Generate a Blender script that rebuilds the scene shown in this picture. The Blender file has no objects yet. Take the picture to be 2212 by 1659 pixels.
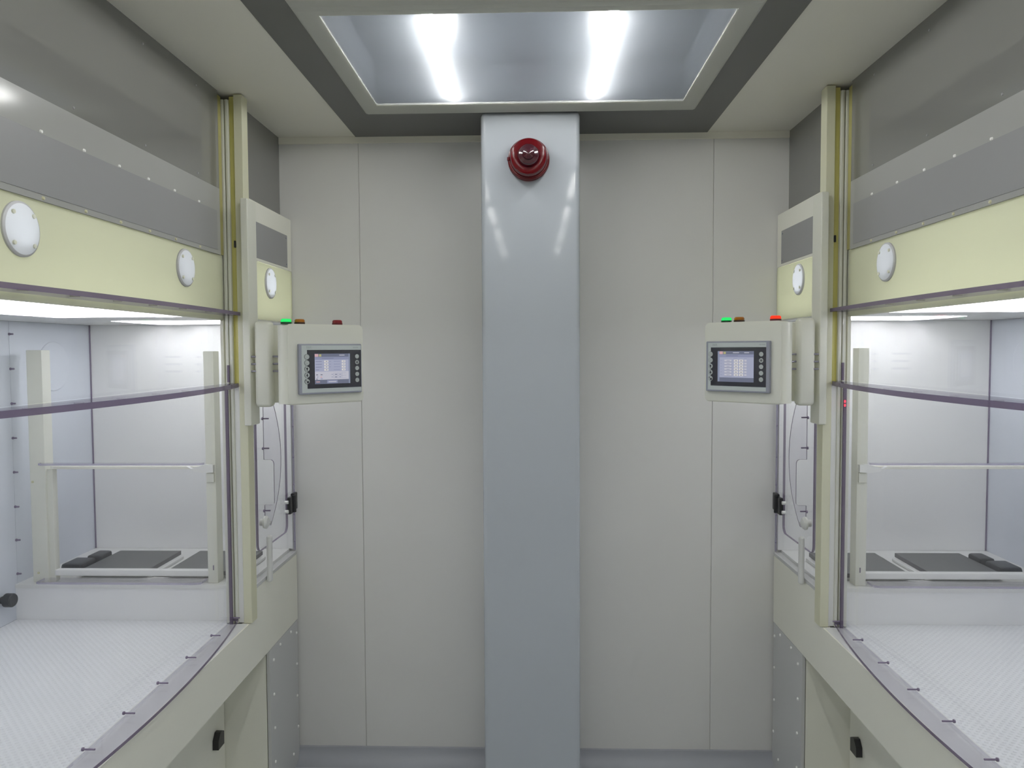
import bpy, bmesh, math
from mathutils import Vector, Matrix

# ------------------------------------------------------------------ camera, world, exposure
scene = bpy.context.scene
COL = scene.collection
ZO = 1.61                      # eye height above the floor; heights below are given relative to the eye
FPX, YAW, PITCH, ROLL, CX = 1638.13, 0.03010, 0.04517, 0.00481, 0.00918

cam_data = bpy.data.cameras.new('camera')
cam_data.sensor_fit = 'HORIZONTAL'
cam_data.sensor_width = 36.0
cam_data.lens = 36.0 * FPX / 2212.0
cam_data.clip_start = 0.02
cam = bpy.data.objects.new('camera', cam_data)
COL.objects.link(cam)
_c, _s, _cp, _sp = math.cos(YAW), math.sin(YAW), math.cos(PITCH), math.sin(PITCH)
_R0 = Vector((_c, _s, 0)); _F = Vector((-_s * _cp, _c * _cp, -_sp)); _U0 = Vector((-_s * _sp, _c * _sp, _cp))
_R = _R0 * math.cos(ROLL) - _U0 * math.sin(ROLL)
_U = _U0 * math.cos(ROLL) + _R0 * math.sin(ROLL)
_m = Matrix.Identity(4)
for i in range(3):
    _m[i][0], _m[i][1], _m[i][2] = _R[i], _U[i], -_F[i]
_m[0][3], _m[1][3], _m[2][3] = CX, 0.0, ZO
cam.matrix_world = _m
scene.camera = cam

world = bpy.data.worlds.new('world'); scene.world = world
world.use_nodes = True
world.node_tree.nodes['Background'].inputs[0].default_value = (0.6, 0.65, 0.7, 1)
world.node_tree.nodes['Background'].inputs[1].default_value = 0.02

scene.view_settings.view_transform = 'Standard'
scene.view_settings.look = 'None'
scene.view_settings.gamma = 1.0
scene.view_settings.use_curve_mapping = False
scene.view_settings.exposure = 0.0
scene.cycles.use_denoising = True
scene.cycles.use_adaptive_sampling = True
scene.cycles.adaptive_threshold = 0.02
scene.cycles.max_bounces = 9
scene.cycles.diffuse_bounces = 5
scene.cycles.glossy_bounces = 4
scene.cycles.transmission_bounces = 6
scene.cycles.transparent_max_bounces = 32
scene.cycles.sample_clamp_indirect = 4.0

TUBE_POWER = 95.0              # ceiling tubes
FAR_POWER = 150.0
HOOD_POWER = 75.0              # tubes above the hood ceilings

# ------------------------------------------------------------------ materials
def new_mat(name):
    m = bpy.data.materials.new(name); m.use_nodes = True
    nt = m.node_tree; nt.nodes.clear()
    out = nt.nodes.new('ShaderNodeOutputMaterial')
    return m, nt, out

def plastic(name, col, rough=0.4, spec=0.5, vary=0.03, scale=6.0, metallic=0.0, bump=None, coat=0.0):
    m, nt, out = new_mat(name)
    b = nt.nodes.new('ShaderNodeBsdfPrincipled')
    b.inputs['Roughness'].default_value = rough
    b.inputs['Specular IOR Level'].default_value = spec
    b.inputs['Metallic'].default_value = metallic
    b.inputs['Coat Weight'].default_value = coat
    tc = nt.nodes.new('ShaderNodeTexCoord')
    n = nt.nodes.new('ShaderNodeTexNoise'); n.inputs['Scale'].default_value = scale; n.inputs['Detail'].default_value = 3
    nt.links.new(tc.outputs['Object'], n.inputs['Vector'])
    r = nt.nodes.new('ShaderNodeMapRange')
    r.inputs['To Min'].default_value = 1 - vary; r.inputs['To Max'].default_value = 1 + vary
    nt.links.new(n.outputs['Fac'], r.inputs['Value'])
    mul = nt.nodes.new('ShaderNodeVectorMath'); mul.operation = 'SCALE'
    mul.inputs[0].default_value = col[:3]
    nt.links.new(r.outputs['Result'], mul.inputs['Scale'])
    nt.links.new(mul.outputs['Vector'], b.inputs['Base Color'])
    nt.links.new(b.outputs[0], out.inputs[0])
    return m

def translucent(name, diff, trans, w_trans, w_gloss=0.06, rough=0.3, w_clear=0.0):
    """diffuse + translucent (+ a little straight-through) + gloss"""
    m, nt, out = new_mat(name)
    d = nt.nodes.new('ShaderNodeBsdfDiffuse'); d.inputs[0].default_value = (*diff, 1)
    t = nt.nodes.new('ShaderNodeBsdfTranslucent'); t.inputs[0].default_value = (*trans, 1)
    mx = nt.nodes.new('ShaderNodeMixShader'); mx.inputs[0].default_value = w_trans
    nt.links.new(d.outputs[0], mx.inputs[1]); nt.links.new(t.outputs[0], mx.inputs[2])
    last = mx
    if w_clear > 0:
        tr = nt.nodes.new('ShaderNodeBsdfTransparent')
        m2 = nt.nodes.new('ShaderNodeMixShader'); m2.inputs[0].default_value = w_clear
        nt.links.new(last.outputs[0], m2.inputs[1]); nt.links.new(tr.outputs[0], m2.inputs[2]); last = m2
    g = nt.nodes.new('ShaderNodeBsdfGlossy'); g.inputs['Roughness'].default_value = rough
    g.inputs[0].default_value = (1, 1, 1, 1)
    m3 = nt.nodes.new('ShaderNodeMixShader'); m3.inputs[0].default_value = w_gloss
    nt.links.new(last.outputs[0], m3.inputs[1]); nt.links.new(g.outputs[0], m3.inputs[2])
    nt.links.new(m3.outputs[0], out.inputs[0])
    return m

def clear(name, tint, gloss=1.0, rough=0.03, solid=0.0, solid_col=(0.5, 0.5, 0.55)):
    """clear sheet: straight-through light with a Fresnel sheen, optional body colour"""
    m, nt, out = new_mat(name)
    tr = nt.nodes.new('ShaderNodeBsdfTransparent'); tr.inputs[0].default_value = (*tint, 1)
    last = tr
    if solid > 0:
        d = nt.nodes.new('ShaderNodeBsdfDiffuse'); d.inputs[0].default_value = (*solid_col, 1)
        ms = nt.nodes.new('ShaderNodeMixShader'); ms.inputs[0].default_value = solid
        nt.links.new(tr.outputs[0], ms.inputs[1]); nt.links.new(d.outputs[0], ms.inputs[2]); last = ms
    g = nt.nodes.new('ShaderNodeBsdfGlossy'); g.inputs['Roughness'].default_value = rough
    fr = nt.nodes.new('ShaderNodeFresnel')
    ge = nt.nodes.new('ShaderNodeNewGeometry'); ior = nt.nodes.new('ShaderNodeMapRange')   # same sheen on both faces of the sheet
    ior.inputs['To Min'].default_value = 1.45; ior.inputs['To Max'].default_value = 1 / 1.45
    nt.links.new(ge.outputs['Backfacing'], ior.inputs['Value']); nt.links.new(ior.outputs['Result'], fr.inputs['IOR'])
    k = nt.nodes.new('ShaderNodeMath'); k.operation = 'MULTIPLY'; k.inputs[1].default_value = gloss
    nt.links.new(fr.outputs[0], k.inputs[0])
    mx = nt.nodes.new('ShaderNodeMixShader')
    nt.links.new(k.outputs[0], mx.inputs[0]); nt.links.new(last.outputs[0], mx.inputs[1]); nt.links.new(g.outputs[0], mx.inputs[2])
    nt.links.new(mx.outputs[0], out.inputs[0])
    return m

def emit(name, col, strength):
    m, nt, out = new_mat(name)
    e = nt.nodes.new('ShaderNodeEmission'); e.inputs[0].default_value = (*col, 1); e.inputs[1].default_value = strength
    nt.links.new(e.outputs[0], out.inputs[0])
    return m

def perforated(name, col):
    m = plastic(name, col, rough=0.35, vary=0.02)
    nt = m.node_tree
    b = [n for n in nt.nodes if n.type == 'BSDF_PRINCIPLED'][0]
    tc = [n for n in nt.nodes if n.type == 'TEX_COORD'][0]
    mp = nt.nodes.new('ShaderNodeMapping'); mp.inputs['Rotation'].default_value = (0, 0, math.radians(45))
    v = nt.nodes.new('ShaderNodeTexVoronoi'); v.voronoi_dimensions = '2D'
    v.inputs['Scale'].default_value = 72.0; v.inputs['Randomness'].default_value = 0.0
    nt.links.new(tc.outputs['Object'], mp.inputs['Vector']); nt.links.new(mp.outputs[0], v.inputs['Vector'])
    r = nt.nodes.new('ShaderNodeMapRange'); r.inputs['From Min'].default_value = 0.18; r.inputs['From Max'].default_value = 0.36
    nt.links.new(v.outputs['Distance'], r.inputs['Value'])
    bp = nt.nodes.new('ShaderNodeBump'); bp.inputs['Strength'].default_value = 0.6; bp.inputs['Distance'].default_value = 0.003
    nt.links.new(r.outputs['Result'], bp.inputs['Height']); nt.links.new(bp.outputs[0], b.inputs['Normal'])
    mul = [n for n in nt.nodes if n.type == 'VECT_MATH'][0]
    r2 = nt.nodes.new('ShaderNodeMapRange'); r2.inputs['To Min'].default_value = 0.93; r2.inputs['To Max'].default_value = 1.0
    nt.links.new(r.outputs['Result'], r2.inputs['Value'])
    mul2 = nt.nodes.new('ShaderNodeVectorMath'); mul2.operation = 'SCALE'
    nt.links.new(mul.outputs['Vector'], mul2.inputs[0]); nt.links.new(r2.outputs['Result'], mul2.inputs['Scale'])
    nt.links.new(mul2.outputs['Vector'], b.inputs['Base Color'])
    return m

M = {}
M['wall'] = plastic('wall_panel_light_grey', (0.72, 0.71, 0.685), 0.3, 0.4, 0.015, 2.0)
M['ceil'] = plastic('ceiling_cream', (0.84, 0.815, 0.72), 0.45, 0.3, 0.015, 2.0)
M['ring'] = plastic('ceiling_band_charcoal', (0.15, 0.148, 0.143), 0.4, 0.3, 0.03)
M['floor'] = plastic('floor_vinyl_grey', (0.50, 0.53, 0.56), 0.3, 0.5, 0.04, 5.0)
M['cove'] = plastic('skirting_grey', (0.40, 0.41, 0.44), 0.4, 0.4, 0.02)
M['column'] = plastic('column_white', (0.48, 0.51, 0.545), 0.07, 0.22, 0.01, 1.5)
M['grey'] = plastic('grey_polypropylene', (0.20, 0.20, 0.185), 0.05, 0.9, 0.02, 2.0)
M['grey_insert'] = plastic('grey_insert', (0.29, 0.29, 0.29), 0.3, 0.4, 0.02, 2.0)
M['grey_side'] = plastic('grey_side_panel', (0.58, 0.58, 0.57), 0.4, 0.4, 0.02, 2.0)
M['pp'] = plastic('natural_polypropylene', (0.84, 0.83, 0.73), 0.38, 0.4, 0.02, 3.0)
M['pp_white'] = plastic('white_polypropylene', (0.74, 0.74, 0.72), 0.3, 0.4, 0.015, 3.0)
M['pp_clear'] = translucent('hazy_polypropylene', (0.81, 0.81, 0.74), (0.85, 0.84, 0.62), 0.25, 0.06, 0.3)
M['pp_painted_glow'] = translucent('polypropylene_painted_glow', (0.86, 0.80, 0.27), (0.9, 0.8, 0.22), 0.25, 0.05, 0.3)  # yellow glow of light through the groove, put into the colour
M['pp_post_glow'] = translucent('post_painted_glow', (0.80, 0.79, 0.62), (0.85, 0.83, 0.52), 0.25, 0.06, 0.3)  # yellow tint stands for light glowing through the side post
M['gate_pp'] = translucent('gate_polypropylene', (0.84, 0.84, 0.79), (0.95, 0.95, 0.86), 0.45, 0.05, 0.3)
M['pp_olive_shade'] = plastic('polypropylene_painted_shade', (0.38, 0.35, 0.13), 0.4)  # brownish shadow beside the post ribs, painted as a colour
M['fascia'] = translucent('fascia_backlit_cream', (0.52, 0.52, 0.43), (0.78, 0.79, 0.635), 0.37, 0.05, 0.25)
M['vent'] = translucent('vent_cover_white', (0.70, 0.72, 0.75), (0.36, 0.375, 0.40), 0.15, 0.05, 0.25)
M['vent_rim'] = translucent('vent_rim_grey', (0.42, 0.42, 0.43), (0.3, 0.3, 0.3), 0.12, 0.04, 0.3)
M['cover'] = translucent('cover_sheet_hazy_grey', (0.44, 0.44, 0.42), (0.5, 0.5, 0.45), 0.2, 0.07, 0.12)
M['rear'] = plastic('hood_rear_blue_grey', (0.62, 0.65, 0.71), 0.35, 0.4, 0.02, 2.0)
M['end'] = plastic('hood_end_white', (0.82, 0.82, 0.815), 0.3, 0.4, 0.01, 2.0)
M['step'] = plastic('step_pale_grey', (0.80, 0.80, 0.80), 0.35, 0.4, 0.02, 2.0)
M['perf'] = perforated('perforated_white_deck', (0.80, 0.81, 0.82))
M['acrylic'] = clear('clear_acrylic', (0.985, 0.985, 0.99), 0.8)
M['fin'] = clear('clear_acrylic_rib', (0.95, 0.945, 0.965), 0.8)
M['edge'] = clear('acrylic_edge_purple', (0.42, 0.38, 0.48), 0.8, 0.1, 0.7, (0.19, 0.15, 0.22))
M['edge_pale'] = clear('acrylic_edge_lilac', (0.7, 0.68, 0.78), 0.8, 0.1, 0.5, (0.50, 0.47, 0.58))
M['bolt_purple'] = plastic('purple_bolt', (0.21, 0.17, 0.25), 0.4)
M['black'] = plastic('black_plastic', (0.018, 0.018, 0.02), 0.35, 0.5)
M['dark_plate'] = plastic('hotplate_dark_grey', (0.095, 0.095, 0.095), 0.45, 0.4, 0.06, 12)
M['dark_edge'] = plastic('hotplate_edge', (0.06, 0.055, 0.065), 0.4)
M['screw'] = plastic('pale_screw', (0.92, 0.92, 0.88), 0.3)
M['screw_y'] = plastic('yellowed_screw', (0.62, 0.60, 0.40), 0.4)
M['vent_screw'] = plastic('vent_screw', (0.74, 0.74, 0.62), 0.4)
M['metal'] = plastic('bezel_grey_metal', (0.30, 0.31, 0.36), 0.35, 0.5, 0.02, 8, 0.4)
M['face'] = plastic('bezel_face_grey_green', (0.50, 0.54, 0.53), 0.4, 0.4, 0.01)
M['face_black'] = plastic('bezel_black', (0.022, 0.022, 0.03), 0.25, 0.5)
M['button'] = plastic('button_grey', (0.42, 0.45, 0.44), 0.4, 0.4)
M['print'] = plastic('grey_print', (0.36, 0.39, 0.39), 0.5)
M['rod'] = plastic('steel_rod', (0.28, 0.27, 0.31), 0.3, 0.5, 0.02, 10, 0.5)
M['frame'] = translucent('light_frame_cream', (0.72, 0.72, 0.66), (0.9, 0.9, 0.82), 0.35, 0.05, 0.3)
M['diffuser'] = translucent('light_diffuser', (0.50, 0.53, 0.58), (0.90, 0.94, 1.0), 0.11, 0.05, 0.2, 0.60)
M['hood_diff'] = translucent('hood_diffuser', (0.8, 0.82, 0.84), (0.97, 0.98, 1.0), 0.6, 0.05, 0.2, 0.45)
M['reflector'] = plastic('reflector_grey', (0.05, 0.055, 0.065), 0.35, 0.5)
M['box_white'] = plastic('lamp_compartment_white', (0.66, 0.66, 0.64), 0.4)
M['tube'] = emit('fluorescent_tube', (0.97, 0.98, 0.96), TUBE_POWER)
M['far_tube'] = emit('far_bay_tube', (0.95, 0.97, 1.0), FAR_POWER)
M['hood_tube'] = emit('hood_tube', (0.95, 0.97, 1.0), HOOD_POWER)
M['green_on'] = emit('lamp_green_lit', (0.03, 0.80, 0.16), 1.1)
M['red_on'] = emit('lamp_red_lit', (1.0, 0.05, 0.02), 1.1)
M['led'] = emit('led_red', (1.0, 0.06, 0.10), 1.6)
M['green_dim'] = plastic('lamp_green_base', (0.0, 0.055, 0.012), 0.3)
M['red_dim'] = plastic('lamp_red_base', (0.09, 0.004, 0.006), 0.3)
M['amber'] = plastic('lamp_amber_unlit', (0.36, 0.13, 0.004), 0.3)
M['amber_dim'] = plastic('lamp_amber_base', (0.03, 0.010, 0.004), 0.3)
M['red_off'] = plastic('lamp_red_unlit', (0.20, 0.008, 0.014), 0.3)
M['beacon'] = plastic('beacon_red', (0.105, 0.0008, 0.003), 0.15, 0.3, 0.02, 20, 0.0, None, 0.0)
M['beacon_dark'] = plastic('beacon_dark_red', (0.045, 0.002, 0.008), 0.08, 0.6, 0.02, 20, 0.0, None, 0.6)
for nm, c in dict(s_body=(0.36, 0.38, 0.50), s_head=(0.155, 0.17, 0.235), s_bar=(0.26, 0.28, 0.40), s_white=(0.66, 0.64, 0.62),
                  s_pale=(0.50, 0.50, 0.57), s_pink=(0.60, 0.38, 0.40), s_yel=(0.42, 0.40, 0.20), s_text=(0.17, 0.18, 0.27),
                  s_black=(0.06, 0.06, 0.10), s_edge=(0.24, 0.27, 0.36)).items():
    M[nm] = emit('screen_' + nm[2:], c, 0.95)

# ------------------------------------------------------------------ mesh builder
class B:
    """collects shapes into one bmesh; x is written as the distance from the corridor axis where a side sign is used"""
    def __init__(self):
        self.bm = bmesh.new()
    def _tag(self, geom_faces, mi):
        for f in geom_faces: f.material_index = mi
    def box(self, x0, x1, y0, y1, z0, z1, mi=0, bevel=0.0, seg=2, thin=None, thin_mi=1):
        """thin='x'/'y'/'z': faces not facing that axis take material thin_mi (the cut edges of a sheet)"""
        t = bmesh.new()
        vs = [t.verts.new((x, y, z)) for x in (min(x0, x1), max(x0, x1)) for y in (min(y0, y1), max(y0, y1)) for z in (min(z0, z1), max(z0, z1))]
        for idx, ax in (((0, 1, 3, 2), 'x'), ((4, 6, 7, 5), 'x'), ((0, 4, 5, 1), 'y'), ((2, 3, 7, 6), 'y'), ((0, 2, 6, 4), 'z'), ((1, 5, 7, 3), 'z')):
            f = t.faces.new([vs[i] for i in idx])
            f.material_index = mi if (thin is None or ax == thin) else thin_mi
        if bevel > 0:
            bmesh.ops.bevel(t, geom=t.edges[:], offset=bevel, segments=seg, affect='EDGES', profile=0.5, clamp_overlap=True)
        self._merge(t)
        return self
    def _merge(self, t):
        bmesh.ops.recalc_face_normals(t, faces=t.faces[:])
        me = bpy.data.meshes.new('tmp'); t.to_mesh(me); t.free()
        self.bm.from_mesh(me); bpy.data.meshes.remove(me)
    def cyl(self, p0, p1, r, seg=16, mi=0, r1=None):
        p0, p1 = Vector(p0), Vector(p1); d = (p1 - p0); L = d.length
        q = d.to_track_quat('Z', 'Y').to_matrix().to_4x4()
        t = bmesh.new()
        bmesh.ops.create_cone(t, cap_ends=True, segments=seg, radius1=r, radius2=r if r1 is None else r1, depth=L)
        for f in t.faces: f.material_index = mi
        bmesh.ops.transform(t, matrix=Matrix.Translation((p0 + p1) / 2) @ q, verts=t.verts[:])
        self._merge(t); return self
    def lathe(self, origin, axis, prof, seg=48, mi=0, mis=None, cap=True):
        """prof: list of (radius, distance along axis)"""
        o = Vector(origin); q = Vector(axis).to_track_quat('Z', 'Y').to_matrix()
        t = bmesh.new(); rings = []
        for r, h in prof:
            if r < 1e-6: rings.append([t.verts.new(o + q @ Vector((0, 0, h)))])
            else: rings.append([t.verts.new(o + q @ Vector((r * math.cos(2 * math.pi * k / seg), r * math.sin(2 * math.pi * k / seg), h))) for k in range(seg)])
        for j in range(len(rings) - 1):
            a, b = rings[j], rings[j + 1]; m_i = mis[j] if mis else mi
            for k in range(seg):
                k2 = (k + 1) % seg
                if len(a) == 1 and len(b) == 1: continue
                if len(a) == 1: f = t.faces.new((a[0], b[k2], b[k]))
                elif len(b) == 1: f = t.faces.new((a[k], a[k2], b[0]))
                else: f = t.faces.new((a[k], a[k2], b[k2], b[k]))
                f.material_index = m_i
        if cap and len(rings[0]) > 1: t.faces.new(rings[0][::-1]).material_index = mis[0] if mis else mi
        if cap and len(rings[-1]) > 1: t.faces.new(rings[-1]).material_index = mis[-1] if mis else mi
        self._merge(t); return self
    def prism(self, pts, plane, h0, h1, mi=0, side_mi=None, first_mi=None):
        """extrude a 2D outline; plane 'xy' -> along z, 'xz' -> along y, 'yz' -> along x"""
        def P(p, h):
            return (p[0], p[1], h) if plane == 'xy' else ((p[0], h, p[1]) if plane == 'xz' else (h, p[0], p[1]))
        t = bmesh.new()
        a = [t.verts.new(P(p, h0)) for p in pts]; b = [t.verts.new(P(p, h1)) for p in pts]
        t.faces.new(a).material_index = mi; t.faces.new(b[::-1]).material_index = mi
        n = len(pts)
        for k in range(n):
            t.faces.new((a[k], b[k], b[(k + 1) % n], a[(k + 1) % n])).material_index = first_mi if (k == 0 and first_mi is not None) else (mi if side_mi is None else side_mi)
        self._merge(t); return self
    def holed_plate(self, x0, x1, y0, y1, z0, z1, holes, mi=0, seg=64):
        """plate in a plane x = const with round holes (yc, zc, r), sorted by yc"""
        cuts = [y0] + [(holes[i][0] + holes[i + 1][0]) / 2 for i in range(len(holes) - 1)] + [y1]
        t = bmesh.new()
        for i, (yc, zc, r) in enumerate(holes):
            ya, yb = cuts[i], cuts[i + 1]
            angs = [2 * math.pi * k / seg for k in range(seg)] + [math.atan2(zz - zc, yy - yc) % (2 * math.pi) for yy in (ya, yb) for zz in (z0, z1)]
            angs = sorted(set(round(a, 6) for a in angs))
            def outer(a):
                c, s = math.cos(a), math.sin(a)
                ks = []
                if c > 1e-9: ks.append((yb - yc) / c)
                if c < -1e-9: ks.append((ya - yc) / c)
                if s > 1e-9: ks.append((z1 - zc) / s)
                if s < -1e-9: ks.append((z0 - zc) / s)
                k = min(ks); return yc + k * c, zc + k * s
            L = []
            for x in (x0, x1):
                inn = [t.verts.new((x, yc + r * math.cos(a), zc + r * math.sin(a))) for a in angs]
                out = [t.verts.new((x, *outer(a))) for a in angs]
                L.append((inn, out))
                for k in range(len(angs)):
                    k2 = (k + 1) % len(angs)
                    f = t.faces.new((inn[k], inn[k2], out[k2], out[k])); f.material_index = mi
            for k in range(len(angs)):
                k2 = (k + 1) % len(angs)
                t.faces.new((L[0][0][k], L[0][0][k2], L[1][0][k2], L[1][0][k])).material_index = mi
                ea, eb = L[0][1][k].co.y, L[0][1][k2].co.y
                if any(abs(ea - c) < 1e-6 and abs(eb - c) < 1e-6 for c in cuts[1:-1]): continue      # no wall inside the plate
                t.faces.new((L[0][1][k], L[0][1][k2], L[1][1][k2], L[1][1][k])).material_index = mi
        bmesh.ops.remove_doubles(t, verts=t.verts[:], dist=1e-5)
        self._merge(t); return self

def origin_of(o):
    p = Vector((0, 0, 0))
    while o is not None:
        p += o.location; o = o.parent
    return p

def obj(name, b, mats, parent=None, s=1, M4=None):
    """finish a builder as ONE mesh object; s mirrors x; M4 places shapes written in a local frame"""
    bm = b.bm
    if M4 is not None: bmesh.ops.transform(bm, matrix=M4, verts=bm.verts[:])
    for v in bm.verts: v.co.x *= s; v.co.z += ZO
    if s < 0: bmesh.ops.reverse_faces(bm, faces=bm.faces[:])
    xs = [v.co for v in bm.verts]
    c = Vector(((min(v.x for v in xs) + max(v.x for v in xs)) / 2, (min(v.y for v in xs) + max(v.y for v in xs)) / 2, min(v.z for v in xs)))
    for v in bm.verts: v.co -= c
    me = bpy.data.meshes.new(name); bm.to_mesh(me); bm.free()
    for m in (mats if isinstance(mats, (list, tuple)) else [mats]): me.materials.append(M[m] if isinstance(m, str) else m)
    for p in me.polygons: p.use_smooth = True
    me.set_sharp_from_angle(angle=math.radians(35))
    o = bpy.data.objects.new(name, me); COL.objects.link(o)
    wn = o.modifiers.new('weighted_normal', 'WEIGHTED_NORMAL'); wn.keep_sharp = True; wn.weight = 80   # keeps big faces flat beside rounded edges
    o.location = c
    if parent is not None:
        o.parent = parent; o.location = c - origin_of(parent)
    return o

def tag(o, label, cat, group=None):
    o['label'] = label; o['category'] = cat
    if group: o['group'] = group
    return o

def thing(name, loc, label, cat, group=None):
    o = bpy.data.objects.new(name, None); COL.objects.link(o)
    o.empty_display_size = 0.05
    o.location = (loc[0], loc[1], loc[2] + ZO)
    return tag(o, label, cat, group)

def copy_part(src, dxyz, parent=None):
    c = src.copy(); COL.objects.link(c)
    if parent is not None: c.parent = parent
    c.location = src.location + Vector(dxyz)
    for ch in src.children:
        d = ch.copy(); COL.objects.link(d); d.parent = c
    return c

def struct(name, b, mats, s=1, parent=None):
    o = obj(name, b, mats, parent, s)
    if parent is None: o['kind'] = 'structure'
    return o

# ------------------------------------------------------------------ room shell
ZF, ZC, YB, YN = -1.61, 0.811, 2.90, -1.6
struct('floor', B().box(-1.85, 1.85, YN, YB + 0.1, ZF - 0.1, ZF), 'floor')
struct('ceiling', B().box(-1.85, 1.85, YN, YB + 0.1, ZC + 0.14, ZC + 0.2).box(-1.85, -0.553, YN, YB + 0.1, ZC, ZC + 0.14)
       .box(0.541, 1.85, YN, YB + 0.1, ZC, ZC + 0.14).box(-0.553, 0.541, 2.585, YB + 0.1, ZC, ZC + 0.14), 'ceil')
# back wall: three panels with narrow joints
bw = B()
for x0, x1 in ((-1.85, -0.6595), (-0.6575, 0.6825), (0.6845, 1.85)):
    bw.box(x0, x1, YB, YB + 0.1, ZF + 0.052, ZC, bevel=0.0012, seg=1)
bw.box(-1.85, 1.85, YB + 0.004, YB + 0.1, ZF, ZC)
struct('wall_back', bw, 'wall')
struct('trim_1', B().box(-0.963, 0.963, YB - 0.004, YB, ZC - 0.026, ZC, bevel=0.001, seg=1), 'ceil')
cov = [(YB, ZF + 0.055)] + [(YB - 0.012 - 0.05 * (1 - math.cos(t)) , ZF + 0.055 - 0.055 * math.sin(t)) for t in [math.radians(k * 11.25) for k in range(9)]] + [(YB, ZF)]
struct('baseboard_back', B().prism([(p[0], p[1]) for p in cov], 'yz', -0.92, 0.92), 'cove')
struct('wall_front', B().box(-1.85, 1.85, YN - 0.1, YN, ZF, ZC + 0.2), 'wall')
for s, side in ((-1, 'left'), (1, 'right')):
    struct('wall_' + side, B().box(0.9765, 1.0, 1.14, 2.372, 0.508, ZC).box(0.963, 1.0, 2.47, YB, 0.50, ZC)
           , 'grey', s)
    wl = [o for o in COL.objects if o.name == 'wall_' + side][0]
    for y, z in ((1.62, 0.522), (1.92, 0.522), (2.22, 0.522), (1.62, 0.775), (1.92, 0.775), (2.22, 0.775)):
        obj('screw', B().cyl((0.9765, y, z), (0.9745, y, z), 0.0035, 10, r1=0.0025), 'grey_insert', wl, s)
    struct('wall_%s' % side, B().box(0.963, 1.0, YN, 1.139, ZF, ZC), 'pp_white', s)
# charcoal band round the ceiling light
rb = B()
rb.box(-0.665, -0.55, YN, 2.886, ZC - 0.005, ZC).box(0.54, 0.655, YN, 2.886, ZC - 0.005, ZC).box(-0.55, 0.54, 2.58, 2.886, ZC - 0.005, ZC)
struct('trim_2', rb, 'ring')

# ------------------------------------------------------------------ ceiling lights (a row of identical fittings)
LT, LP = 2.59, 0.80            # front edge of the first fitting and pitch
def ceiling_light(i):
    y1 = LT - LP * i; y0 = y1 - LP + 0.002
    zb = 0.795
    t = thing('ceiling_light', (-0.006, (y0 + y1) / 2, zb),
              ['recessed two-tube ceiling light with cream frame, above the white column',
               'recessed two-tube ceiling light nearer the viewer, only its cream frame edge showing',
               'two-tube ceiling light overhead or behind the viewer, outside the picture'][min(i, 2)], 'light', 'corridor ceiling lights')
    X0, X1, x0, x1 = -0.559, 0.547, -0.503, 0.490
    yi0, yi1 = y0 + 0.042, y1 - 0.092
    f = B()
    def ringface(a, b):    # bevelled frame: outer rectangle at zb, inner rim higher
        pass
    # sloping frame made of four mitred prisms
    t4 = bmesh.new()
    O = [(X0, y0), (X1, y0), (X1, y1), (X0, y1)]; I1 = [(x0, yi0), (x1, yi0), (x1, yi1), (x0, yi1)]
    g = 0.010
    O2 = [(X0 + g, y0 + g), (X1 - g, y0 + g), (X1 - g, y1 - g), (X0 + g, y1 - g)]
    lv = [(O, 0.835), (O, zb + 0.006), (O2, zb), (I1, zb + 0.003), (I1, zb + 0.009)]
    rings = [[t4.verts.new((p[0], p[1], z)) for p in pts] for pts, z in lv]
    for j in range(len(rings)):
        a, b2 = rings[j], rings[(j + 1) % len(rings)]
        for k in range(4): t4.faces.new((a[k], a[(k + 1) % 4], b2[(k + 1) % 4], b2[k]))
    f._merge(t4)
    obj('frame', f, 'frame', t)
    obj('diffuser', B().box(x0, x1, yi0, yi1, zb + 0.004, zb + 0.006), 'diffuser', t)
    h = B()
    zt = 0.925
    h.box(x0 - 0.01, x1 + 0.01, yi0 - 0.01, yi1 + 0.01, zt, zt + 0.012)
    h.box(x0 - 0.012, x0 - 0.001, yi0, yi1, 0.806, zt).box(x1 + 0.001, x1 + 0.012, yi0, yi1, 0.806, zt)
    h.box(x0, x1, yi0 - 0.012, yi0 - 0.001, 0.806, zt).box(x0, x1, yi1 + 0.001, yi1 + 0.012, 0.806, zt)
    obj('housing', h, 'reflector', t)
    for x in (-0.252, 0.205):
        tb = obj('tube', B().cyl((x, yi0 + 0.01, zb + 0.030), (x, yi1 - 0.045, zb + 0.030), 0.013, 20), 'tube', t)
    return t
for i in range(5): ceiling_light(i)

# ------------------------------------------------------------------ column and beacon
tag(obj('column', B().box(-0.1716, 0.1645, 2.60, YB, ZF, 0.8055, bevel=0.016, seg=3), 'column'),
    'tall glossy white boxed column in the middle of the back wall', 'column')
t = thing('warning_beacon', (-0.009, 2.60, 0.575), 'round red warning beacon mounted on the white column', 'beacon')
bo = (-0.009, 2.60, 0.638)
obj('base', B().lathe(bo, (0, -1, 0), [(0.0, 0.0), (0.068, 0.0), (0.070, 0.004), (0.070, 0.016), (0.066, 0.019), (0.066, 0.022), (0.069, 0.024), (0.069, 0.030), (0.062, 0.032)], 64), 'beacon', t)
obj('lens', B().lathe(bo, (0, -1, 0), [(0.0, 0.030), (0.0625, 0.030), (0.061, 0.060), (0.058, 0.068), (0.052, 0.071), (0.038, 0.071), (0.0365, 0.074), (0.035, 0.088), (0.031, 0.094), (0.020, 0.096), (0.018, 0.102), (0.010, 0.107), (0.0, 0.108)], 64,
    mis=[0, 0, 0, 0, 0, 1, 1, 1, 1, 1, 1, 1]), ['beacon', 'beacon_dark'], t)
rv = obj('rib', B().box(-0.009 - 0.072, -0.009 - 0.062, 2.565, 2.58, 0.632, 0.644, bevel=0.002), 'beacon', t)

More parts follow.
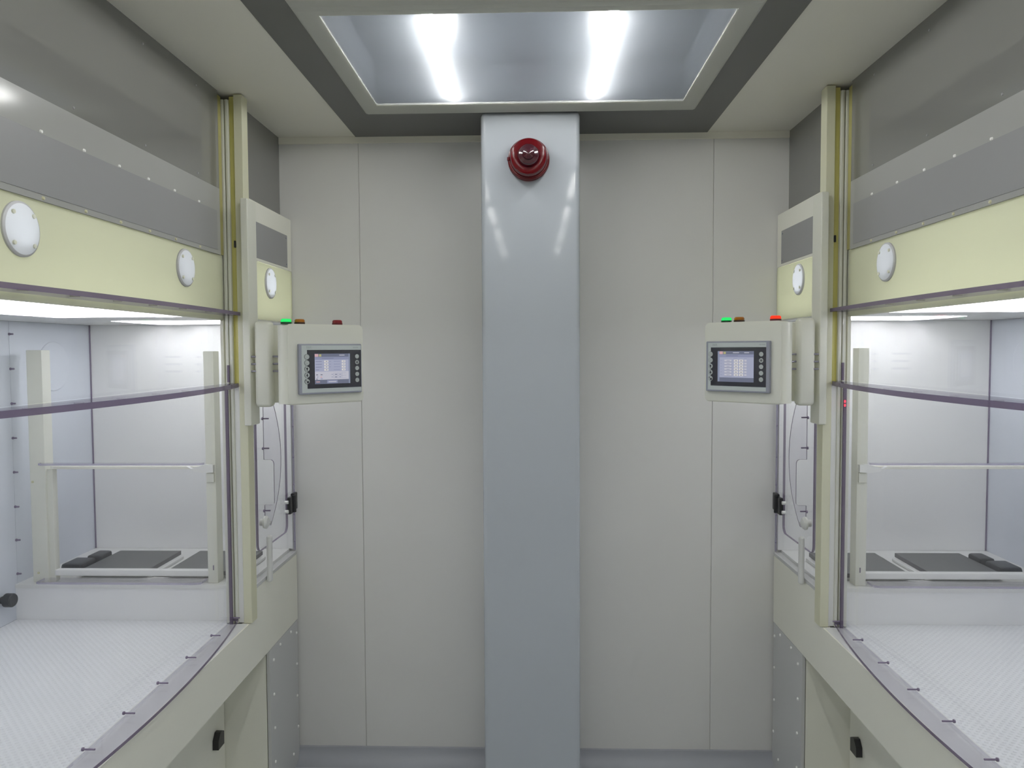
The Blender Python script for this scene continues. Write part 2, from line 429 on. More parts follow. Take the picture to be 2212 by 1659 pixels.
# ------------------------------------------------------------------ one side of the corridor
Y_NEAR = 1.20
def arc_pts(y0, y1, a_in, a_end, bulge, n=24):
    """outline of a rib in (distance, y): straight inner edge, bowed outer edge"""
    pts = [(a_in, y0), (a_in, y1)]
    for k in range(n + 1):
        u = k / n
        y = y1 + (y0 - y1) * u
        pts.append((a_end - bulge * (1 - (2 * u - 1) ** 2), y))
    return pts

def vent_cover(parent, a, y, z, s):
    b = B()
    b.lathe((a, y, z), (-1, 0, 0), [(0.0535, 0.0), (0.0535, 0.004), (0.051, 0.006), (0.049, 0.0065), (0.03, 0.0095), (0.0, 0.0105)], 48, mis=[1, 1, 1, 0, 0], cap=False)
    for k in range(4):
        an = math.radians(45 + 90 * k)
        b.cyl((a - 0.004, y + 0.041 * math.cos(an), z + 0.041 * math.sin(an)), (a - 0.011, y + 0.041 * math.cos(an), z + 0.041 * math.sin(an)), 0.0042, 10, mi=2)
    o = obj('vent_cover', b, ['vent', 'vent_rim', 'vent_screw'], parent, s)
    o['label'] = 'white round vent cover with four screws'
    return o

def build_side(s, side):
    sd = side
    # ---------------- fume hood
    H = thing('fume_hood', (s * 1.3, 1.8, 0.098), 'wide cream fume hood with long backlit fascia above the near %s sash' % sd, 'fume hood')
    fa = obj('fascia_panel', B().holed_plate(0.982, 0.990, Y_NEAR, 2.395, 0.098, 0.3035, [(1.4447, 0.2367, 0.049), (2.1356, 0.2367, 0.049)]), 'fascia', H, s)
    fa['label'] = 'wide backlit cream fascia above the near sash'
    vent_cover(fa, 0.982, 1.4447, 0.2367, s); vent_cover(fa, 0.982, 2.1356, 0.2367, s)
    H2 = thing('fume_hood', (s * 1.3, 2.68, 0.106), 'narrow cream fume hood with one vent cover, against the back wall on the %s side' % sd, 'fume hood')
    fb = obj('fascia_panel', B().holed_plate(0.92, 0.928, 2.468, 2.893, 0.107, 0.300, [(2.6514, 0.2367, 0.049)]), 'fascia', H2, s)
    fb['label'] = 'narrow backlit cream fascia of the far bay by the back wall'
    vent_cover(fb, 0.92, 2.6514, 0.2367, s)
    # far bay upper box
    up = obj('upper_panel', B().box(0.92, 0.932, 2.468, 2.893, 0.302, 0.498, bevel=0.0015, seg=1).box(0.932, 1.02, 2.468, 2.893, 0.484, 0.498)
             .box(0.932, 0.962, 2.883, 2.893, 0.107, 0.484), 'pp', H2, s)
    obj('grey_insert', B().box(0.9185, 0.9215, 2.47, 2.843, 0.3113, 0.4319, bevel=0.001, seg=1), 'grey_insert', up, s)
    for y, z in ((2.83, 0.42), (2.83, 0.323)):
        obj('screw', B().cyl((0.919, y, z), (0.917, y, z), 0.003, 10), 'metal', up, s)
    # near bay cover sheet and grey insert
    cv = obj('cover_sheet', B().box(0.976, 0.981, Y_NEAR, 2.372, 0.302, 0.508), 'cover', H, s)
    obj('grey_insert', B().box(0.9748, 0.9765, Y_NEAR + 0.02, 2.3474, 0.3153, 0.4363), 'grey_insert', cv, s)
    base = None
    for y in (1.36, 1.508, 1.653, 1.794, 1.930, 2.071, 2.222):
        for z, mm in ((0.440, 'screw'), (0.308, 'screw_y')):
            obj('screw', B().cyl((0.976, y, z), (0.973, y, z), 0.0042, 10, r1=0.003), mm, cv, s)
    # backing behind near cover, and a strip painting the brownish shade between hood and guide post
    obj('shade_strip', B().box(0.978, 0.986, 2.374, 2.3985, 0.304, 0.80), 'pp_olive_shade', H, s)
    obj('header_panel', B().box(0.984, 1.0, Y_NEAR, 2.40, 0.304, 0.51), 'grey', H, s)
    # lamp compartments above the hood ceilings
    zc0, zc1 = 0.102, 0.110
    a0, a1 = 1.02, 1.40
    for HH, y0, y1, d0, d1, af in ((H, 1.20, 2.395, 1.30, 2.20, 0.992), (H2, 2.468, 2.893, 2.49, 2.82, 0.931)):
        lc = B()
        lc.box(af, 1.56, y0, y1, 0.301, 0.312).box(1.55, 1.56, y0, y1, zc1, 0.301)
        lc.box(af, 1.55, y0, y0 + 0.008, zc1, 0.301).box(af, 1.55, y1 - 0.008, y1, zc1, 0.301)
        obj('lamp_compartment', lc, 'box_white', HH, s)
        hc = B()
        ye = 2.466 if HH is H else y1
        hc.box(af, a0, y0, y1, zc0, zc1).box(a1, 1.7105, y0, ye, zc0, zc1)
        hc.box(a0, a1, y0, d0, zc0, zc1).box(a0, a1, d1, ye, zc0, zc1)
        obj('hood_ceiling', hc, 'pp_white', HH, s)
        d = obj('light_diffuser', B().box(a0, a1, d0, d1, zc0 - 0.002, zc0), 'hood_diff', HH, s)
        obj('tube', B().cyl((1.062, d0 + 0.01, 0.117), (1.062, d1 - 0.01, 0.117), 0.013, 16), 'hood_tube' if HH is H else 'far_tube', d, s)
        obj('tube', B().cyl((1.36, d0 + 0.01, 0.117), (1.36, d1 - 0.01, 0.117), 0.013, 16), 'hood_tube' if HH is H else 'far_tube', d, s)
    # interior panels
    RP = thing('lining_panel', (s * 1.718, 2.05, -0.885), 'blue-grey rear lining panel with a column of purple bolts inside the %s fume hood' % sd, 'lining panel')
    rp = obj('panel', B().box(1.711, 1.726, 1.20, 2.4365, -0.885, 0.1015).box(1.711, 1.726, 2.4375, 2.893, -0.885, 0.1015), 'rear', RP, s)
    for z in (0.059, -0.055, -0.169, -0.283, -0.396, -0.511, -0.622, -0.735):
        obj('bolt', B().cyl((1.711, 2.437, z), (1.697, 2.437, z), 0.0028, 10).cyl((1.711, 2.437, z), (1.708, 2.437, z), 0.0045, 10), 'bolt_purple', RP, s)
    obj('port_cover', B().lathe((1.711, 2.662, -0.052), (-1, 0, 0), [(0.0, 0.0), (0.088, 0.0), (0.088, 0.002), (0.084, 0.004), (0.0, 0.004)], 56), 'rear', RP, s)
    EP = thing('lining_panel', (s * 1.32, 2.891, -0.767), 'white end lining panel facing the viewer inside the %s fume hood' % sd, 'lining panel')
    obj('panel', B().box(0.932, 1.706, 2.885, 2.893, -0.767, 0.1015), 'end', EP, s)
    obj('joint_strip', B().box(1.7065, 1.7105, 2.882, 2.888, -0.765, 0.104), 'bolt_purple', EP, s)
    tag(obj('lining_panel', B().box(1.01, 1.726, 1.19, 1.1985, -0.884, 0.312), 'end', None, s), 'white end lining panel of the %s fume hood on the side nearest the viewer' % sd, 'lining panel')
    # guide posts (front ribbed post, groove and side post with yellow glow painted in, mounting block)
    def post(yoff, flip):
        H = thing('guide_post', (s * 0.95, yoff + (-0.02 if flip else 0.02), -0.885), ('tall cream guide post with painted yellow glow between the two bays on the %s side' if not flip else 'guide post at the near end of the %s sash, outside the picture edge') % sd, 'post')
        def Y(v): return yoff + (v - 2.40) * (-1 if flip else 1)
        g = B()
        g.box(0.958, 0.995, Y(2.412), Y(2.465), -0.885, 0.796)
        for p0, p1 in ((0.984, 0.996), (0.970, 0.981), (0.956, 0.967)):
            g.box(p0, p1, Y(2.400), Y(2.414), -0.885, 0.800 if p0 > 0.98 else 0.794, bevel=0.003)
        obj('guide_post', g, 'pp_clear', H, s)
        obj('guide_channel', B().box(0.938, 0.958, Y(2.416), Y(2.465), -0.112, 0.806), 'pp_painted_glow', H, s)
        obj('channel_unlit', B().box(0.9385, 0.9575, Y(2.406), Y(2.465), -0.885, -0.113, bevel=0.002), 'pp_white', H, s)  # added piece: lower groove painted white where no yellow glow shows
        obj('side_post', B().box(0.911, 0.939, Y(2.400), Y(2.448), -0.885, 0.808, bevel=0.003), 'pp_post_glow', H, s)
    post(2.40, False)
    post(Y_NEAR - 0.005, True)
    PO = [o for o in COL.objects if o.name.startswith('guide_post') and o.type == 'EMPTY'][-2]
    for z in (0.53, 0.555):
        obj('latch', B().box(0.990, 0.997, 2.388, 2.398, z - 0.006, z + 0.008, bevel=0.002), 'black', PO, s)
    obj('latch', B().box(0.943, 0.949, 2.408, 2.416, 0.330, 0.352, bevel=0.002), 'black', PO, s)
    # fixed clear front of the far bay with the door opening
    yd0, yd1, zd0, zd1 = 2.494, 2.798, -0.678, 0.060
    A0, A1 = 0.9215, 0.9275
    FX = thing('front_sheet', (s * 0.924, 2.66, -0.776), 'fixed clear acrylic sheet framing the small door on the %s side' % sd, 'acrylic sheet')
    fs = B()
    fs.box(A0, A1, 2.468, yd0 - 0.002, -0.776, 0.106, thin='x').box(A0, A1, yd1 + 0.002, 2.884, -0.776, 0.106, thin='x')
    fs.box(A0, A1, yd0 - 0.002, yd1 + 0.002, -0.776, zd0 - 0.002, thin='x').box(A0, A1, yd0 - 0.002, yd1 + 0.002, zd1 + 0.002, 0.106, thin='x')
    fx = obj('sheet', fs, ['acrylic', 'acrylic'], FX, s)
    for z in (-0.29, -0.41, -0.515, -0.63, -0.735, -0.17, -0.05):
        obj('bolt', B().cyl((0.9215, 2.876, z), (0.9185, 2.876, z), 0.0032, 10), 'bolt_purple', FX, s)
    obj('sheet_edge', B().box(0.9205, 0.9275, 2.884, 2.8865, -0.772, 0.10), 'edge_pale', FX, s)

    # ---------------- worktop
    W = thing('worktop', (s * 1.3, 2.05, -1.045), 'cream worktop with white perforated deck on the %s side' % sd, 'worktop')
    ap = B().prism([(1.145, -1.045), (2.893, -1.045), (2.893, -0.790), (2.467, -0.790), (2.467, -0.886), (1.145, -0.886)], 'yz', 0.92, 0.945)
    obj('apron', ap, 'pp', W, s)
    obj('rim', B().box(0.925, 0.9955, 1.145, 2.399, -0.8865, -0.8855), 'pp_white', W, s)
    obj('perforated_deck', B().box(0.9955, 1.7105, 1.20, 2.425, -0.905, -0.8853), 'perf', W, s)
    obj('step_panel', B().box(1.004, 1.7105, 2.426, 2.436, -0.90, -0.770), 'step', W, s)
    obj('rear_deck', B().box(1.004, 1.7105, 2.424, 2.885, -0.780, -0.7675).box(0.946, 1.004, 2.467, 2.885, -0.780, -0.7675), 'pp_white', W, s)
    obj('deck_lip', B().box(0.9195, 0.946, 2.467, 2.893, -0.790, -0.7775, bevel=0.002), 'grey_side', W, s)
    obj('body', B().box(0.945, 1.7105, 1.145, 2.893, -1.045, -0.906), 'pp', W, s)

    # ---------------- base cabinet
    C = thing('base_cabinet', (s * 1.3, 2.05, ZF), 'recessed greenish cream base cabinet under the %s worktop' % sd, 'cabinet')
    dr = obj('door', B().box(1.085, 1.10, 1.12, 2.578, ZF + 0.02, -1.047, bevel=0.002, seg=1), 'pp', C, s)
    hb = B()
    hb.prism([(2.475, -1.349), (2.523, -1.349), (2.524, -1.305), (2.510, -1.297), (2.494, -1.297), (2.477, -1.318)], 'yz', 1.0845, 1.064)
    hd = obj('handle', hb, 'black', dr, s); hd['label'] = 'black pull handle'
    obj('divider', B().box(0.935, 1.10, 2.580, 2.592, ZF, -1.047), 'pp', C, s)
    sp = obj('side_panel', B().box(0.92, 0.933, 2.580, 2.890, ZF + 0.002, -1.047, bevel=0.002), 'grey_side', C, s)
    for y, z in ((2.806, -1.066), (2.686, -1.066), (2.615, -1.094), (2.872, -1.094), (2.613, -1.218), (2.871, -1.216), (2.869, -1.341), (2.616, -1.341), (2.874, -1.466), (2.813, -1.545), (2.614, -1.463), (2.70, -1.585), (2.616, -1.585)):
        obj('screw', B().cyl((0.920, y, z), (0.9165, y, z), 0.0058, 10, r1=0.0045), 'screw', sp, s)
    obj('plinth', B().box(1.12, 1.72, 1.12, 2.89, ZF, -1.047), 'pp', C, s)

    # ---------------- near sash
    S = thing('sash_window', (s * 0.982, 1.80, -0.884), 'clear acrylic sash with bowed purple-edged ribs on the %s side' % sd, 'sash window')
    y0, y1 = Y_NEAR + 0.02, 2.394
    obj('lower_pane', B().box(0.972, 0.981, y0, y1, -0.880, -0.118, thin='x'), ['acrylic', 'acrylic'], S, s)
    obj('pane_edge', B().box(0.9715, 0.9815, y1 - 0.003, y1 + 0.0005, -0.8845, -0.118), 'edge', S, s)
    obj('upper_pane', B().box(0.966, 0.970, y0, y1 - 0.002, -0.100, 0.098, thin='x'), ['acrylic', 'acrylic'], S, s)
    obj('pane_edge', B().box(0.9645, 0.9715, y1 - 0.005, y1, -0.100, -0.045), 'edge', S, s)
    def rib(z, th, a_in, a_end, bulge, zpeg, edge='edge'):
        r = obj('rib', B().prism(arc_pts(y0 - 0.0, y1 + 0.003, a_in, a_end, bulge), 'xy', z - th, z, 0, 1, 2), ['fin', edge, 'edge_pale'], S, s)
        for k in range(7):
            y = 2.407 - 0.1645 * k - (0.012 if k == 0 else 0)
            obj('bolt', B().cyl((a_in + 0.006, y, zpeg), (a_in - 0.022, y, zpeg), 0.0022, 8).cyl((a_in + 0.007, y, zpeg), (a_in + 0.0035, y, zpeg), 0.0042, 10), 'bolt_purple', r, s)
        return r
    rib(-0.868, 0.008, 0.972, 0.955, 0.052, -0.8645)
    rib(-0.1027, 0.0135, 0.972, 0.938, 0.062, -0.1095)
    rib(0.1235, 0.011, 0.974, 0.928, 0.022, 0.118)
    if s > 0:
        for z in (-0.166, -0.178):
            obj('led', B().cyl((0.9765, 2.388, z), (0.9735, 2.388, z), 0.0042, 12), 'led', S, s)

    # ---------------- far access door
    D = thing('access_door', (s * 0.92, 2.646, -0.676), 'small clear acrylic access door with black hinge beside the back wall on the %s side' % sd, 'door')
    ydm = yd0 + 0.06
    out = []
    def corner(yc, zc, a0d):
        return [(yc + 0.028 * math.cos(math.radians(a0d + k * 15)), zc + 0.028 * math.sin(math.radians(a0d + k * 15))) for k in range(7)]
    out = corner(yd0 + 0.028, zd0 + 0.028, 180) + corner(yd1 - 0.028, zd0 + 0.028, 270) + corner(yd1 - 0.028, zd1 - 0.028, 0) + corner(yd0 + 0.028, zd1 - 0.028, 90)
    obj('pane', B().prism(out, 'yz', 0.9195, 0.9285, 0, 1), ['acrylic', 'edge'], D, s)
    # vertical bowed grip plate with a hand cut-out
    zt, zbm = -0.125, -0.600
    fp = [(0.919, zbm), (0.919, -0.528), (0.892, -0.528), (0.886, -0.522), (0.885, -0.515), (0.885, -0.385), (0.887, -0.377), (0.894, -0.372), (0.919, -0.372), (0.919, zt)]
    for k in range(19):
        u = k / 18; z = zt + (zbm - zt) * u
        fp.append((0.900 - 0.040 * (1 - (2 * u - 1) ** 2), z))
    fn = obj('grip_plate', B().prism(fp, 'xz', 2.553, 2.559, 0, 1), ['fin', 'edge'], D, s)
    for z in (-0.175, -0.231, -0.333, -0.548):
        obj('bolt', B().cyl((0.922, 2.556, z), (0.900, 2.556, z), 0.0025, 8).cyl((0.922, 2.551, z), (0.9185, 2.551, z), 0.005, 10), 'bolt_purple', fn, s)
    k = obj('knob', B().lathe((0.919, 2.512, -0.578), (-1, 0, 0), [(0.0, 0.0), (0.012, 0.0), (0.012, 0.010), (0.021, 0.014), (0.022, 0.020), (0.016, 0.027), (0.0, 0.029)], 28)
            .cyl((0.905, 2.525, -0.578), (0.905, 2.558, -0.590), 0.008, 14), 'pp_white', D, s); k['label'] = 'white turn knob'
    hg = obj('hinge', B().box(0.904, 0.919, 2.783, 2.812, -0.612, -0.548, bevel=0.004).cyl((0.905, 2.823, -0.610), (0.905, 2.823, -0.546), 0.009, 16)
             .box(0.904, 0.919, 2.826, 2.868, -0.606, -0.541, bevel=0.004), 'black', D, s); hg['label'] = 'black plastic hinge'
    for z in (-0.562, -0.597):
        obj('cap', B().cyl((0.919, 2.765, z), (0.907, 2.765, z), 0.0065, 14), 'pp_white', hg, s)
    tag(obj('latch_lever', B().box(0.896, 0.914, 2.543, 2.566, -0.795, -0.632, bevel=0.008, seg=3), 'pp_white', None, s),
        'upright rounded white lever below the knob of the %s access door' % sd, 'lever')

    # ---------------- partition gate between the bays
    G = thing('partition_gate', (s * 1.35, 2.46, -0.767), 'white framed clear gate standing across the %s fume hood' % sd, 'gate')
    pl = B().box(1.612, 1.664, 2.447, 2.492, -0.767, 0.006, bevel=0.002).box(1.592, 1.613, 2.455, 2.480, -0.767, -0.388, bevel=0.003)
    obj('guide_post', pl, 'gate_pp', G, s)
    obj('guide_post', B().box(1.040, 1.074, 2.447, 2.492, -0.767, 0.000, bevel=0.002), 'gate_pp', G, s)
    obj('bottom_rail', B().box(1.074, 1.600, 2.455, 2.480, -0.748, -0.727, bevel=0.004), 'pp_white', G, s)
    obj('top_rail', B().box(1.074, 1.600, 2.455, 2.480, -0.389, -0.379, bevel=0.002), 'pp', G, s)
    obj('pane', B().box(1.076, 1.600, 2.465, 2.470, -0.745, -0.385, thin='y'), ['acrylic', 'edge_pale'], G, s)
    def gate_rib(z, y0r):
        pts = [(1.625, 2.452), (1.08, 2.452), (1.08, y0r + 0.012), (1.085, y0r + 0.006), (1.095, y0r + 0.002), (1.11, y0r), (1.615, y0r), (1.625, y0r + 0.004)]
        return obj('rib', B().prism(pts, 'xy', z - 0.007, z, 0, 1, 0), ['fin', 'edge_pale'], G, s)
    gate_rib(-0.366, 2.428); gate_rib(-0.752, 2.40)
    obj('bracket', B().prism([(1.043, -0.372), (1.070, -0.370), (1.115, -0.384), (1.130, -0.377), (1.105, -0.394), (1.075, -0.398), (1.043, -0.396)], 'xz', 2.432, 2.447), 'pp_white', G, s)
    obj('bracket', B().box(1.043, 1.068, 2.438, 2.447, -0.430, -0.398, bevel=0.002), 'pp_clear', G, s)
    for z in (-0.42, -0.715):
        obj('slot', B().box(1.053, 1.056, 2.4445, 2.447, z - 0.008, z + 0.008), 'bolt_purple', G, s)
    for x, z in ((1.655, -0.43), (1.645, -0.735)):
        obj('screw', B().cyl((x, 2.447, z), (x, 2.4455, z), 0.004, 10), 'screw_y', G, s)

    # ---------------- hotplates on the rear deck
    for j, (p0, p1) in enumerate(((1.310, 1.539), (1.003, 1.238))):
        which = ('farther from the corridor' if j == 0 else 'nearer the corridor')
        T = thing('hotplate', (s * (p0 + p1) / 2, 2.63, -0.7675), 'flat dark-topped hotplate in the %s fume hood, %s' % (sd, which), 'hotplate', 'hotplates on the rear decks')
        obj('body', B().box(p0 - 0.018, p1 - 0.004, 2.51, 2.74, -0.7672, -0.756, bevel=0.003), 'pp_white', T, s)
        obj('heating_plate', B().box(p0, p1, 2.50, 2.756, -0.756, -0.742, thin='z'), ['dark_plate', 'dark_edge'], T, s)
        c = B()
        c.box(p1 + 0.003, p1 + 0.055, 2.63, 2.71, -0.767, -0.727, bevel=0.009).box(p1 + 0.012, p1 + 0.088, 2.53, 2.625, -0.767, -0.729, bevel=0.012)
        if j == 0: obj('connector', c, 'black', T, s)
        else: obj('connector', B().box(p1 + 0.003, p1 + 0.05, 2.515, 2.545, -0.767, -0.751, bevel=0.006), 'black', T, s)
    if s < 0:
        tag(obj('valve_knob', B().lathe((1.711, 2.361, -0.799), (-1, 0, 0), [(0.0, 0.0), (0.012, 0.0), (0.012, 0.012), (0.022, 0.014), (0.022, 0.036), (0.019, 0.040), (0.0, 0.040)], 20), 'black', None, s),
            'round black valve knob low on the rear panel of the left fume hood', 'knob')

# ------------------------------------------------------------------ control panels
def rect(b, M_, u0, u1, v0, v1, w, mi, W, Hh):
    """flat rectangle on the panel face; u 0..1 left to right, v 0..1 top to bottom"""
    b.box((u0 - 0.5) * W, (u1 - 0.5) * W, w, w + 0.0003, (0.5 - v1) * Hh, (0.5 - v0) * Hh, mi)

def control_panel(side, pl, pr, zmid, W, Hh, lit_red):
    s = -1 if side == 'left' else 1
    d = Vector((pr[0] - pl[0], pr[1] - pl[1], 0)).normalized()
    n = Vector((d.y, -d.x, 0))                       # towards the viewer
    c = Vector(((pl[0] + pr[0]) / 2, (pl[1] + pr[1]) / 2, zmid))
    Mx = Matrix.Identity(4)
    for i in range(3):
        Mx[i][0] = d[i]; Mx[i][1] = n[i]; Mx[i][2] = (0, 0, 1)[i]; Mx[i][3] = c[i]
    lab = ('control panel on a cream swing arm at the left guide post, its red lamp unlit' if s < 0 else
           'control panel on a cream swing arm at the right guide post, its red lamp lit')
    T = thing('control_panel', (c.x, c.y, -0.17), lab, 'control panel')
    hw = W / 2
    e0, e1 = (-hw - 0.034, hw + 0.0135) if s < 0 else (-hw - 0.0135, hw + 0.034)
    zt, zb = 0.082 - zmid, -0.166 - zmid
    # enclosure: rounded outline, thicker rounded spine towards the arm
    eb = B()
    def rr(x0, x1, z0, z1, r):
        P = []
        for (cx, cz, a) in ((x1 - r, z0 + r, -90), (x1 - r, z1 - r, 0), (x0 + r, z1 - r, 90), (x0 + r, z0 + r, 180)):
            P += [(cx + r * math.cos(math.radians(a + 15 * k)), cz + r * math.sin(math.radians(a + 15 * k))) for k in range(7)]
        return P
    eb.prism(rr(e0, e1, zb, zt, 0.016), 'xz', -0.058, -0.012)
    eb.prism(rr(e0 + 0.003, e1 - 0.003, zb + 0.003, zt - 0.003, 0.015), 'xz', -0.0122, -0.008)
    obj('enclosure', eb, 'pp_clear', T, 1, Mx)
    sx = e0 if s < 0 else e1
    obj('spine', B().cyl((sx + (0.012 if s < 0 else -0.012), -0.034, zb + 0.004), (sx + (0.012 if s < 0 else -0.012), -0.034, zt - 0.004), 0.026, 24), 'pp_clear', T, 1, Mx)
    # display
    bz = obj('display_bezel', B().box(-hw, hw, -0.012, 0.004, -Hh / 2, Hh / 2, bevel=0.003), 'metal', T, 1, Mx)
    fb = B(); rect(fb, Mx, 0.038, 0.985 if s < 0 else 0.955, 0.03, 0.965, 0.0042, 0, W, Hh); rect(fb, Mx, 0.12 if s < 0 else 0.085, 0.985 if s < 0 else 0.955, 0.12, 0.885, 0.0046, 1, W, Hh)
    # printed marks
    obj('faceplate', fb, ['face', 'face_black'], bz, 1, Mx)
    def lettering(txt, u, v, size):
        cu = bpy.data.curves.new('lettering', 'FONT'); cu.body = txt; cu.size = size; cu.align_x = 'CENTER'; cu.align_y = 'CENTER'; cu.extrude = 0.0002
        o = bpy.data.objects.new('tmp', cu); COL.objects.link(o)
        dg = bpy.context.evaluated_depsgraph_get()
        me = bpy.data.meshes.new_from_object(o.evaluated_get(dg))
        bpy.data.objects.remove(o)
        b = B(); b.bm.from_mesh(me); bpy.data.meshes.remove(me)
        bmesh.ops.transform(b.bm, matrix=Matrix.Translation(((u - 0.5) * W, 0.0049, (0.5 - v) * Hh)) @ Matrix.Rotation(math.radians(90), 4, 'X'), verts=b.bm.verts[:])
        return obj('lettering', b, 'print', bz, 1, Mx)
    lettering('B&R', 0.15, 0.072, 0.0095)
    mk = B()
    for k, u in enumerate((0.855, 0.872, 0.892, 0.909, 0.926)): rect(mk, Mx, u, u + 0.011, 0.06, 0.085, 0.0046, 0, W, Hh)
    obj('marking', mk, 'print', bz, 1, Mx)
    # buttons
    uL, uR = (0.115, 0.915) if s < 0 else (0.085, 0.885)
    for col, u in ((0, uL), (1, uR)):
        for k, v in enumerate((0.255, 0.375, 0.495, 0.617, 0.74)):
            r = 0.0084 if col == 0 else 0.0076
            x, z = (u - 0.5) * W, (0.5 - v) * Hh
            b = B()
            b.lathe((x, 0.0046, z), (0, 1, 0), [(0.0, 0.0), (r, 0.0), (r, 0.001), (r - 0.0006, 0.0016), (0.0, 0.0016)], 24, mis=[1, 1, 1, 0])
            w = 0.0062
            if col == 0 and k in (2, 3):
                sg = 1 if k == 2 else -1
                b.prism([(x - 0.004, z), (x + 0.004, z), (x, z + sg * 0.0052)], 'xz', w, w + 0.0003, 1)
                b.box(x - 0.0014, x + 0.0014, w, w + 0.0003, z, z - sg * 0.0048, 1)
            elif col == 0 and k == 4:
                b.lathe((x + 0.002, w, z - 0.002), (0, 1, 0), [(0.0015, 0.0), (0.0036, 0.0), (0.0036, 0.0003), (0.0015, 0.0003)], 16, mi=1)
                b.box(x - 0.005, x - 0.003, w, w + 0.0003, z + 0.001, z + 0.005, 1)
            elif col == 0 and k == 1:
                b.box(x - 0.003, x + 0.003, w, w + 0.0003, z - 0.003, z - 0.0005, 2)
            elif col == 1 and k == 1:
                for q in range(3):
                    an = math.radians(60 * q)
                    dx, dz = 0.0045 * math.cos(an), 0.0045 * math.sin(an)
                    b.cyl((x - dx, w + 0.0002, z - dz), (x + dx, w + 0.0002, z + dz), 0.0007, 6, mi=1)
            elif col == 1 and k == 4:
                for q in (-1, 0, 1): b.box(x - 0.004, x + 0.004, w, w + 0.0003, z + q * 0.0024 - 0.0005, z + q * 0.0024 + 0.0005, 2)
            obj('button', b, ['button', 'face_black', 'print'], bz, 1, Mx)
    # screen
    names = ['s_body', 's_head', 's_bar', 's_white', 's_pale', 's_pink', 's_yel', 's_text', 's_black', 's_edge']
    I = {k: i for i, k in enumerate(names)}
    su0, su1 = (0.235, 0.80) if s < 0 else (0.20, 0.77)
    sv0, sv1 = 0.195, 0.80
    sb = B()
    def sr(a0, a1, b0, b1, key, lv):
        rect(sb, Mx, su0 + (su1 - su0) * a0, su0 + (su1 - su0) * a1, sv0 + (sv1 - sv0) * b0, sv0 + (sv1 - sv0) * b1, 0.0049 + 0.0004 * lv, I[key], W, Hh)
    sr(0, 1, 0, 1, 's_edge', 0)
    x0s, x1s = (0.0, 0.955) if s < 0 else (0.055, 1.0)
    def X(a): return x0s + (x1s - x0s) * a
    sr(X(0), X(1), 0.0, 0.105, 's_head', 1); sr(X(0), X(1), 0.115, 0.20, 's_bar', 1); sr(X(0), X(1), 0.20, 0.86, 's_body', 1); sr(X(0), X(1), 0.86, 1.0, 's_head', 1)
    sr(X(0), X(0.10), 0.01, 0.10, 's_pink', 2); sr(X(0.12), X(0.19), 0.02, 0.095, 's_yel', 2)
    for a0, a1 in (((0.72, 0.88),) if s < 0 else ((0.40, 0.58), (0.73, 0.87))): sr(X(a0), X(a1), 0.04, 0.065, 's_pale', 2)
    sr(X(0.2), X(0.55), 0.145, 0.16, 's_text', 2)
    if s < 0:
        sr(X(0.0), X(1), 0.59, 0.86, 's_pale', 2)
        for k in range(4):
            v = 0.225 + 0.092 * k
            sr(X(0.27), X(0.39), v, v + 0.066, 's_white', 3); sr(X(0.79), X(0.90), v, v + 0.066, 's_white', 3)
            sr(X(0.31), X(0.36), v + 0.022, v + 0.042, 's_text', 4); sr(X(0.83), X(0.87), v + 0.022, v + 0.042, 's_bar', 4)
            sr(X(0.02), X(0.20 if k < 3 else 0.12), v + 0.025, v + 0.04, 's_text', 3); sr(X(0.55), X(0.74), v + 0.025, v + 0.04, 's_bar', 3)
            if k < 3: sr(X(0.41), X(0.47), v + 0.025, v + 0.04, 's_bar', 3)
        for u in (0.03, 0.16): sr(X(u), X(u + 0.055), 0.685, 0.705, 's_black', 3)
        sr(X(0.03), X(0.075), 0.825, 0.845, 's_black', 3); sr(X(0.16), X(0.20), 0.75, 0.79, 's_pink', 3); sr(X(0.06), X(0.09), 0.75, 0.78, 's_bar', 3); sr(X(0.16), X(0.22), 0.80, 0.85, 's_body', 3)
        for v in (0.645, 0.725, 0.80): sr(X(0.54), X(0.92), v, v + 0.006, 's_bar', 3)
        for u in (0.54, 0.67, 0.79): sr(X(u), X(u + 0.005), 0.645, 0.80, 's_bar', 3)
        for v in (0.68, 0.765):
            sr(X(0.58), X(0.645), v, v + 0.025, 's_text', 4); sr(X(0.71), X(0.76), v, v + 0.025, 's_bar', 4); sr(X(0.48), X(0.52), v, v + 0.02, 's_bar', 4)
        sr(X(0.03), X(0.14), 0.915, 0.94, 's_pink', 2); sr(X(0.35), X(0.66), 0.88, 0.98, 's_bar', 2); sr(X(0.39), X(0.62), 0.915, 0.945, 's_pale', 3)
    else:
        for k in range(6):
            v = 0.275 + 0.092 * k
            sr(X(0.15), X(0.36), v, v + 0.068, 's_pale', 2); sr(X(0.15), X(0.37), v + 0.068, v + 0.078, 's_text', 3); sr(X(0.22), X(0.31), v + 0.03, v + 0.045, 's_bar', 4)
            for u in (0.435, 0.585):
                sr(X(u), X(u + 0.12), v, v + 0.07, 's_white', 3); sr(X(u + 0.035), X(u + 0.09), v + 0.03, v + 0.048, 's_text', 4)
            sr(X(0.735), X(0.80), v, v + 0.07, 's_pale', 2); sr(X(0.735), X(0.80), v + 0.07, v + 0.078, 's_text', 3)
            sr(X(0.03), X(0.075), v + 0.03, v + 0.042, 's_bar', 3)
        sr(X(0.42), X(0.52), 0.235, 0.245, 's_bar', 2); sr(X(0.73), X(0.81), 0.235, 0.245, 's_bar', 2)
    obj('screen', sb, names, bz, 1, Mx)
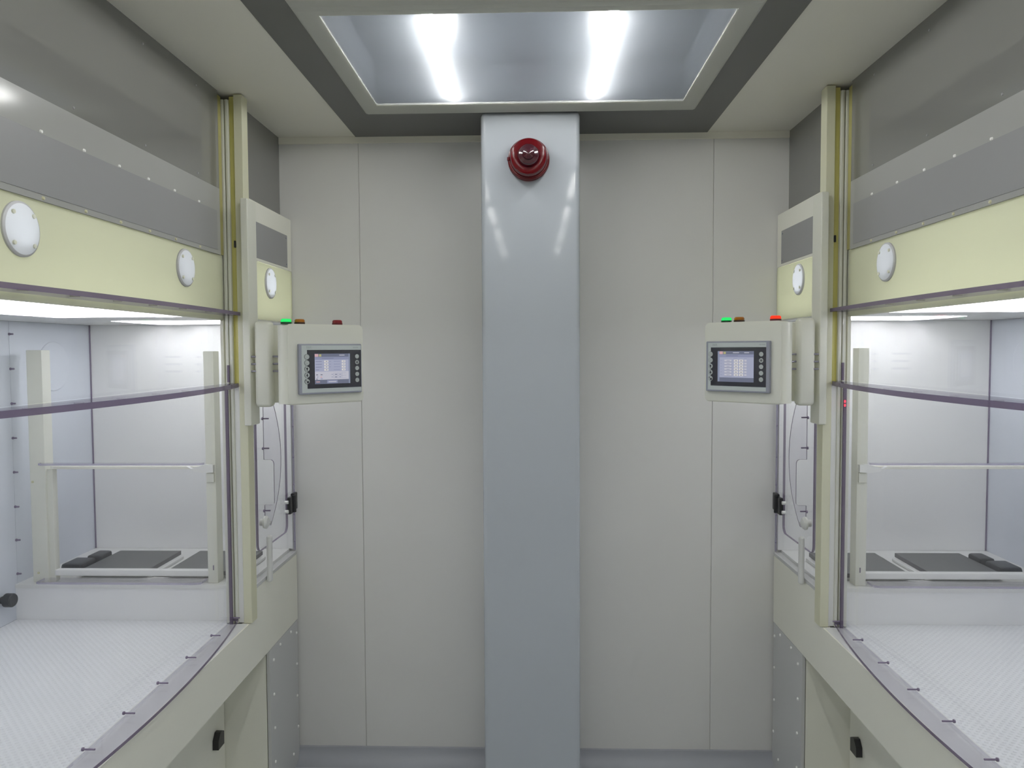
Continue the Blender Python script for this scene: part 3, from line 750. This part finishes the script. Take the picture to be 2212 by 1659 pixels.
    # indicator lamps along the top edge
    if s < 0: lamps = ((-0.130, 'green_on', 'green_dim', 'lit green indicator lamp'), (-0.086, 'amber', 'amber_dim', 'unlit amber indicator lamp'), (0.042, 'red_off', 'red_dim', 'unlit red indicator lamp'))
    else: lamps = ((-0.058, 'green_on', 'green_dim', 'lit green indicator lamp'), (-0.014, 'amber', 'amber_dim', 'unlit amber indicator lamp'), (0.106, 'red_on', 'red_dim', 'lit red indicator lamp'))
    for u, mt, md, lb in lamps:
        r = 0.0165
        b = B().lathe((u, -0.034, zt), (0, 0, 1), [(0.0, 0.0), (r, 0.0), (r, 0.006)], 28)
        o = obj('indicator_lamp', b, md, T, 1, Mx); o['label'] = lb
        obj('lens', B().lathe((u, -0.034, zt), (0, 0, 1), [(r - 0.001, 0.006), (r - 0.001, 0.012), (r - 0.004, 0.0155), (0.0, 0.016)], 28), mt, o, 1, Mx)
    obj('mounting_block', B().box(0.887, 0.9105, 2.366, 2.442, -0.237, 0.478, bevel=0.004), 'pp_clear', T, s)
    # swing arm: upright bar, two hinge webs and the rods
    obj('arm_bar', B().box(0.822, 0.876, 2.368, 2.408, -0.178, 0.094, bevel=0.012, seg=3), 'pp_clear', T, s)
    obj('hinge_web', B().box(0.766, 0.826, 2.402, 2.412, -0.166, 0.082, bevel=0.002), 'pp_clear', T, s)
    obj('hinge_web', B().box(0.870, 0.893, 2.437, 2.445, -0.175, 0.032, bevel=0.002), 'pp_clear', T, s)
    for z in (-0.018, -0.041, -0.064):
        obj('hinge_rod', B().cyl((0.834, 2.388, z), (0.770, 2.376, z), 0.0032, 12), 'rod', T, s)
        obj('hinge_rod', B().cyl((0.868, 2.374, z), (0.889, 2.374, z), 0.0032, 12), 'rod', T, s)

for s, side in ((-1, 'left'), (1, 'right')):
    build_side(s, side)
control_panel('left', (-0.711, 2.294), (-0.552, 2.438), -0.057, 0.2145, 0.156, False)
control_panel('right', (0.552, 2.413), (0.703, 2.262), -0.055, 0.2145, 0.156, True)
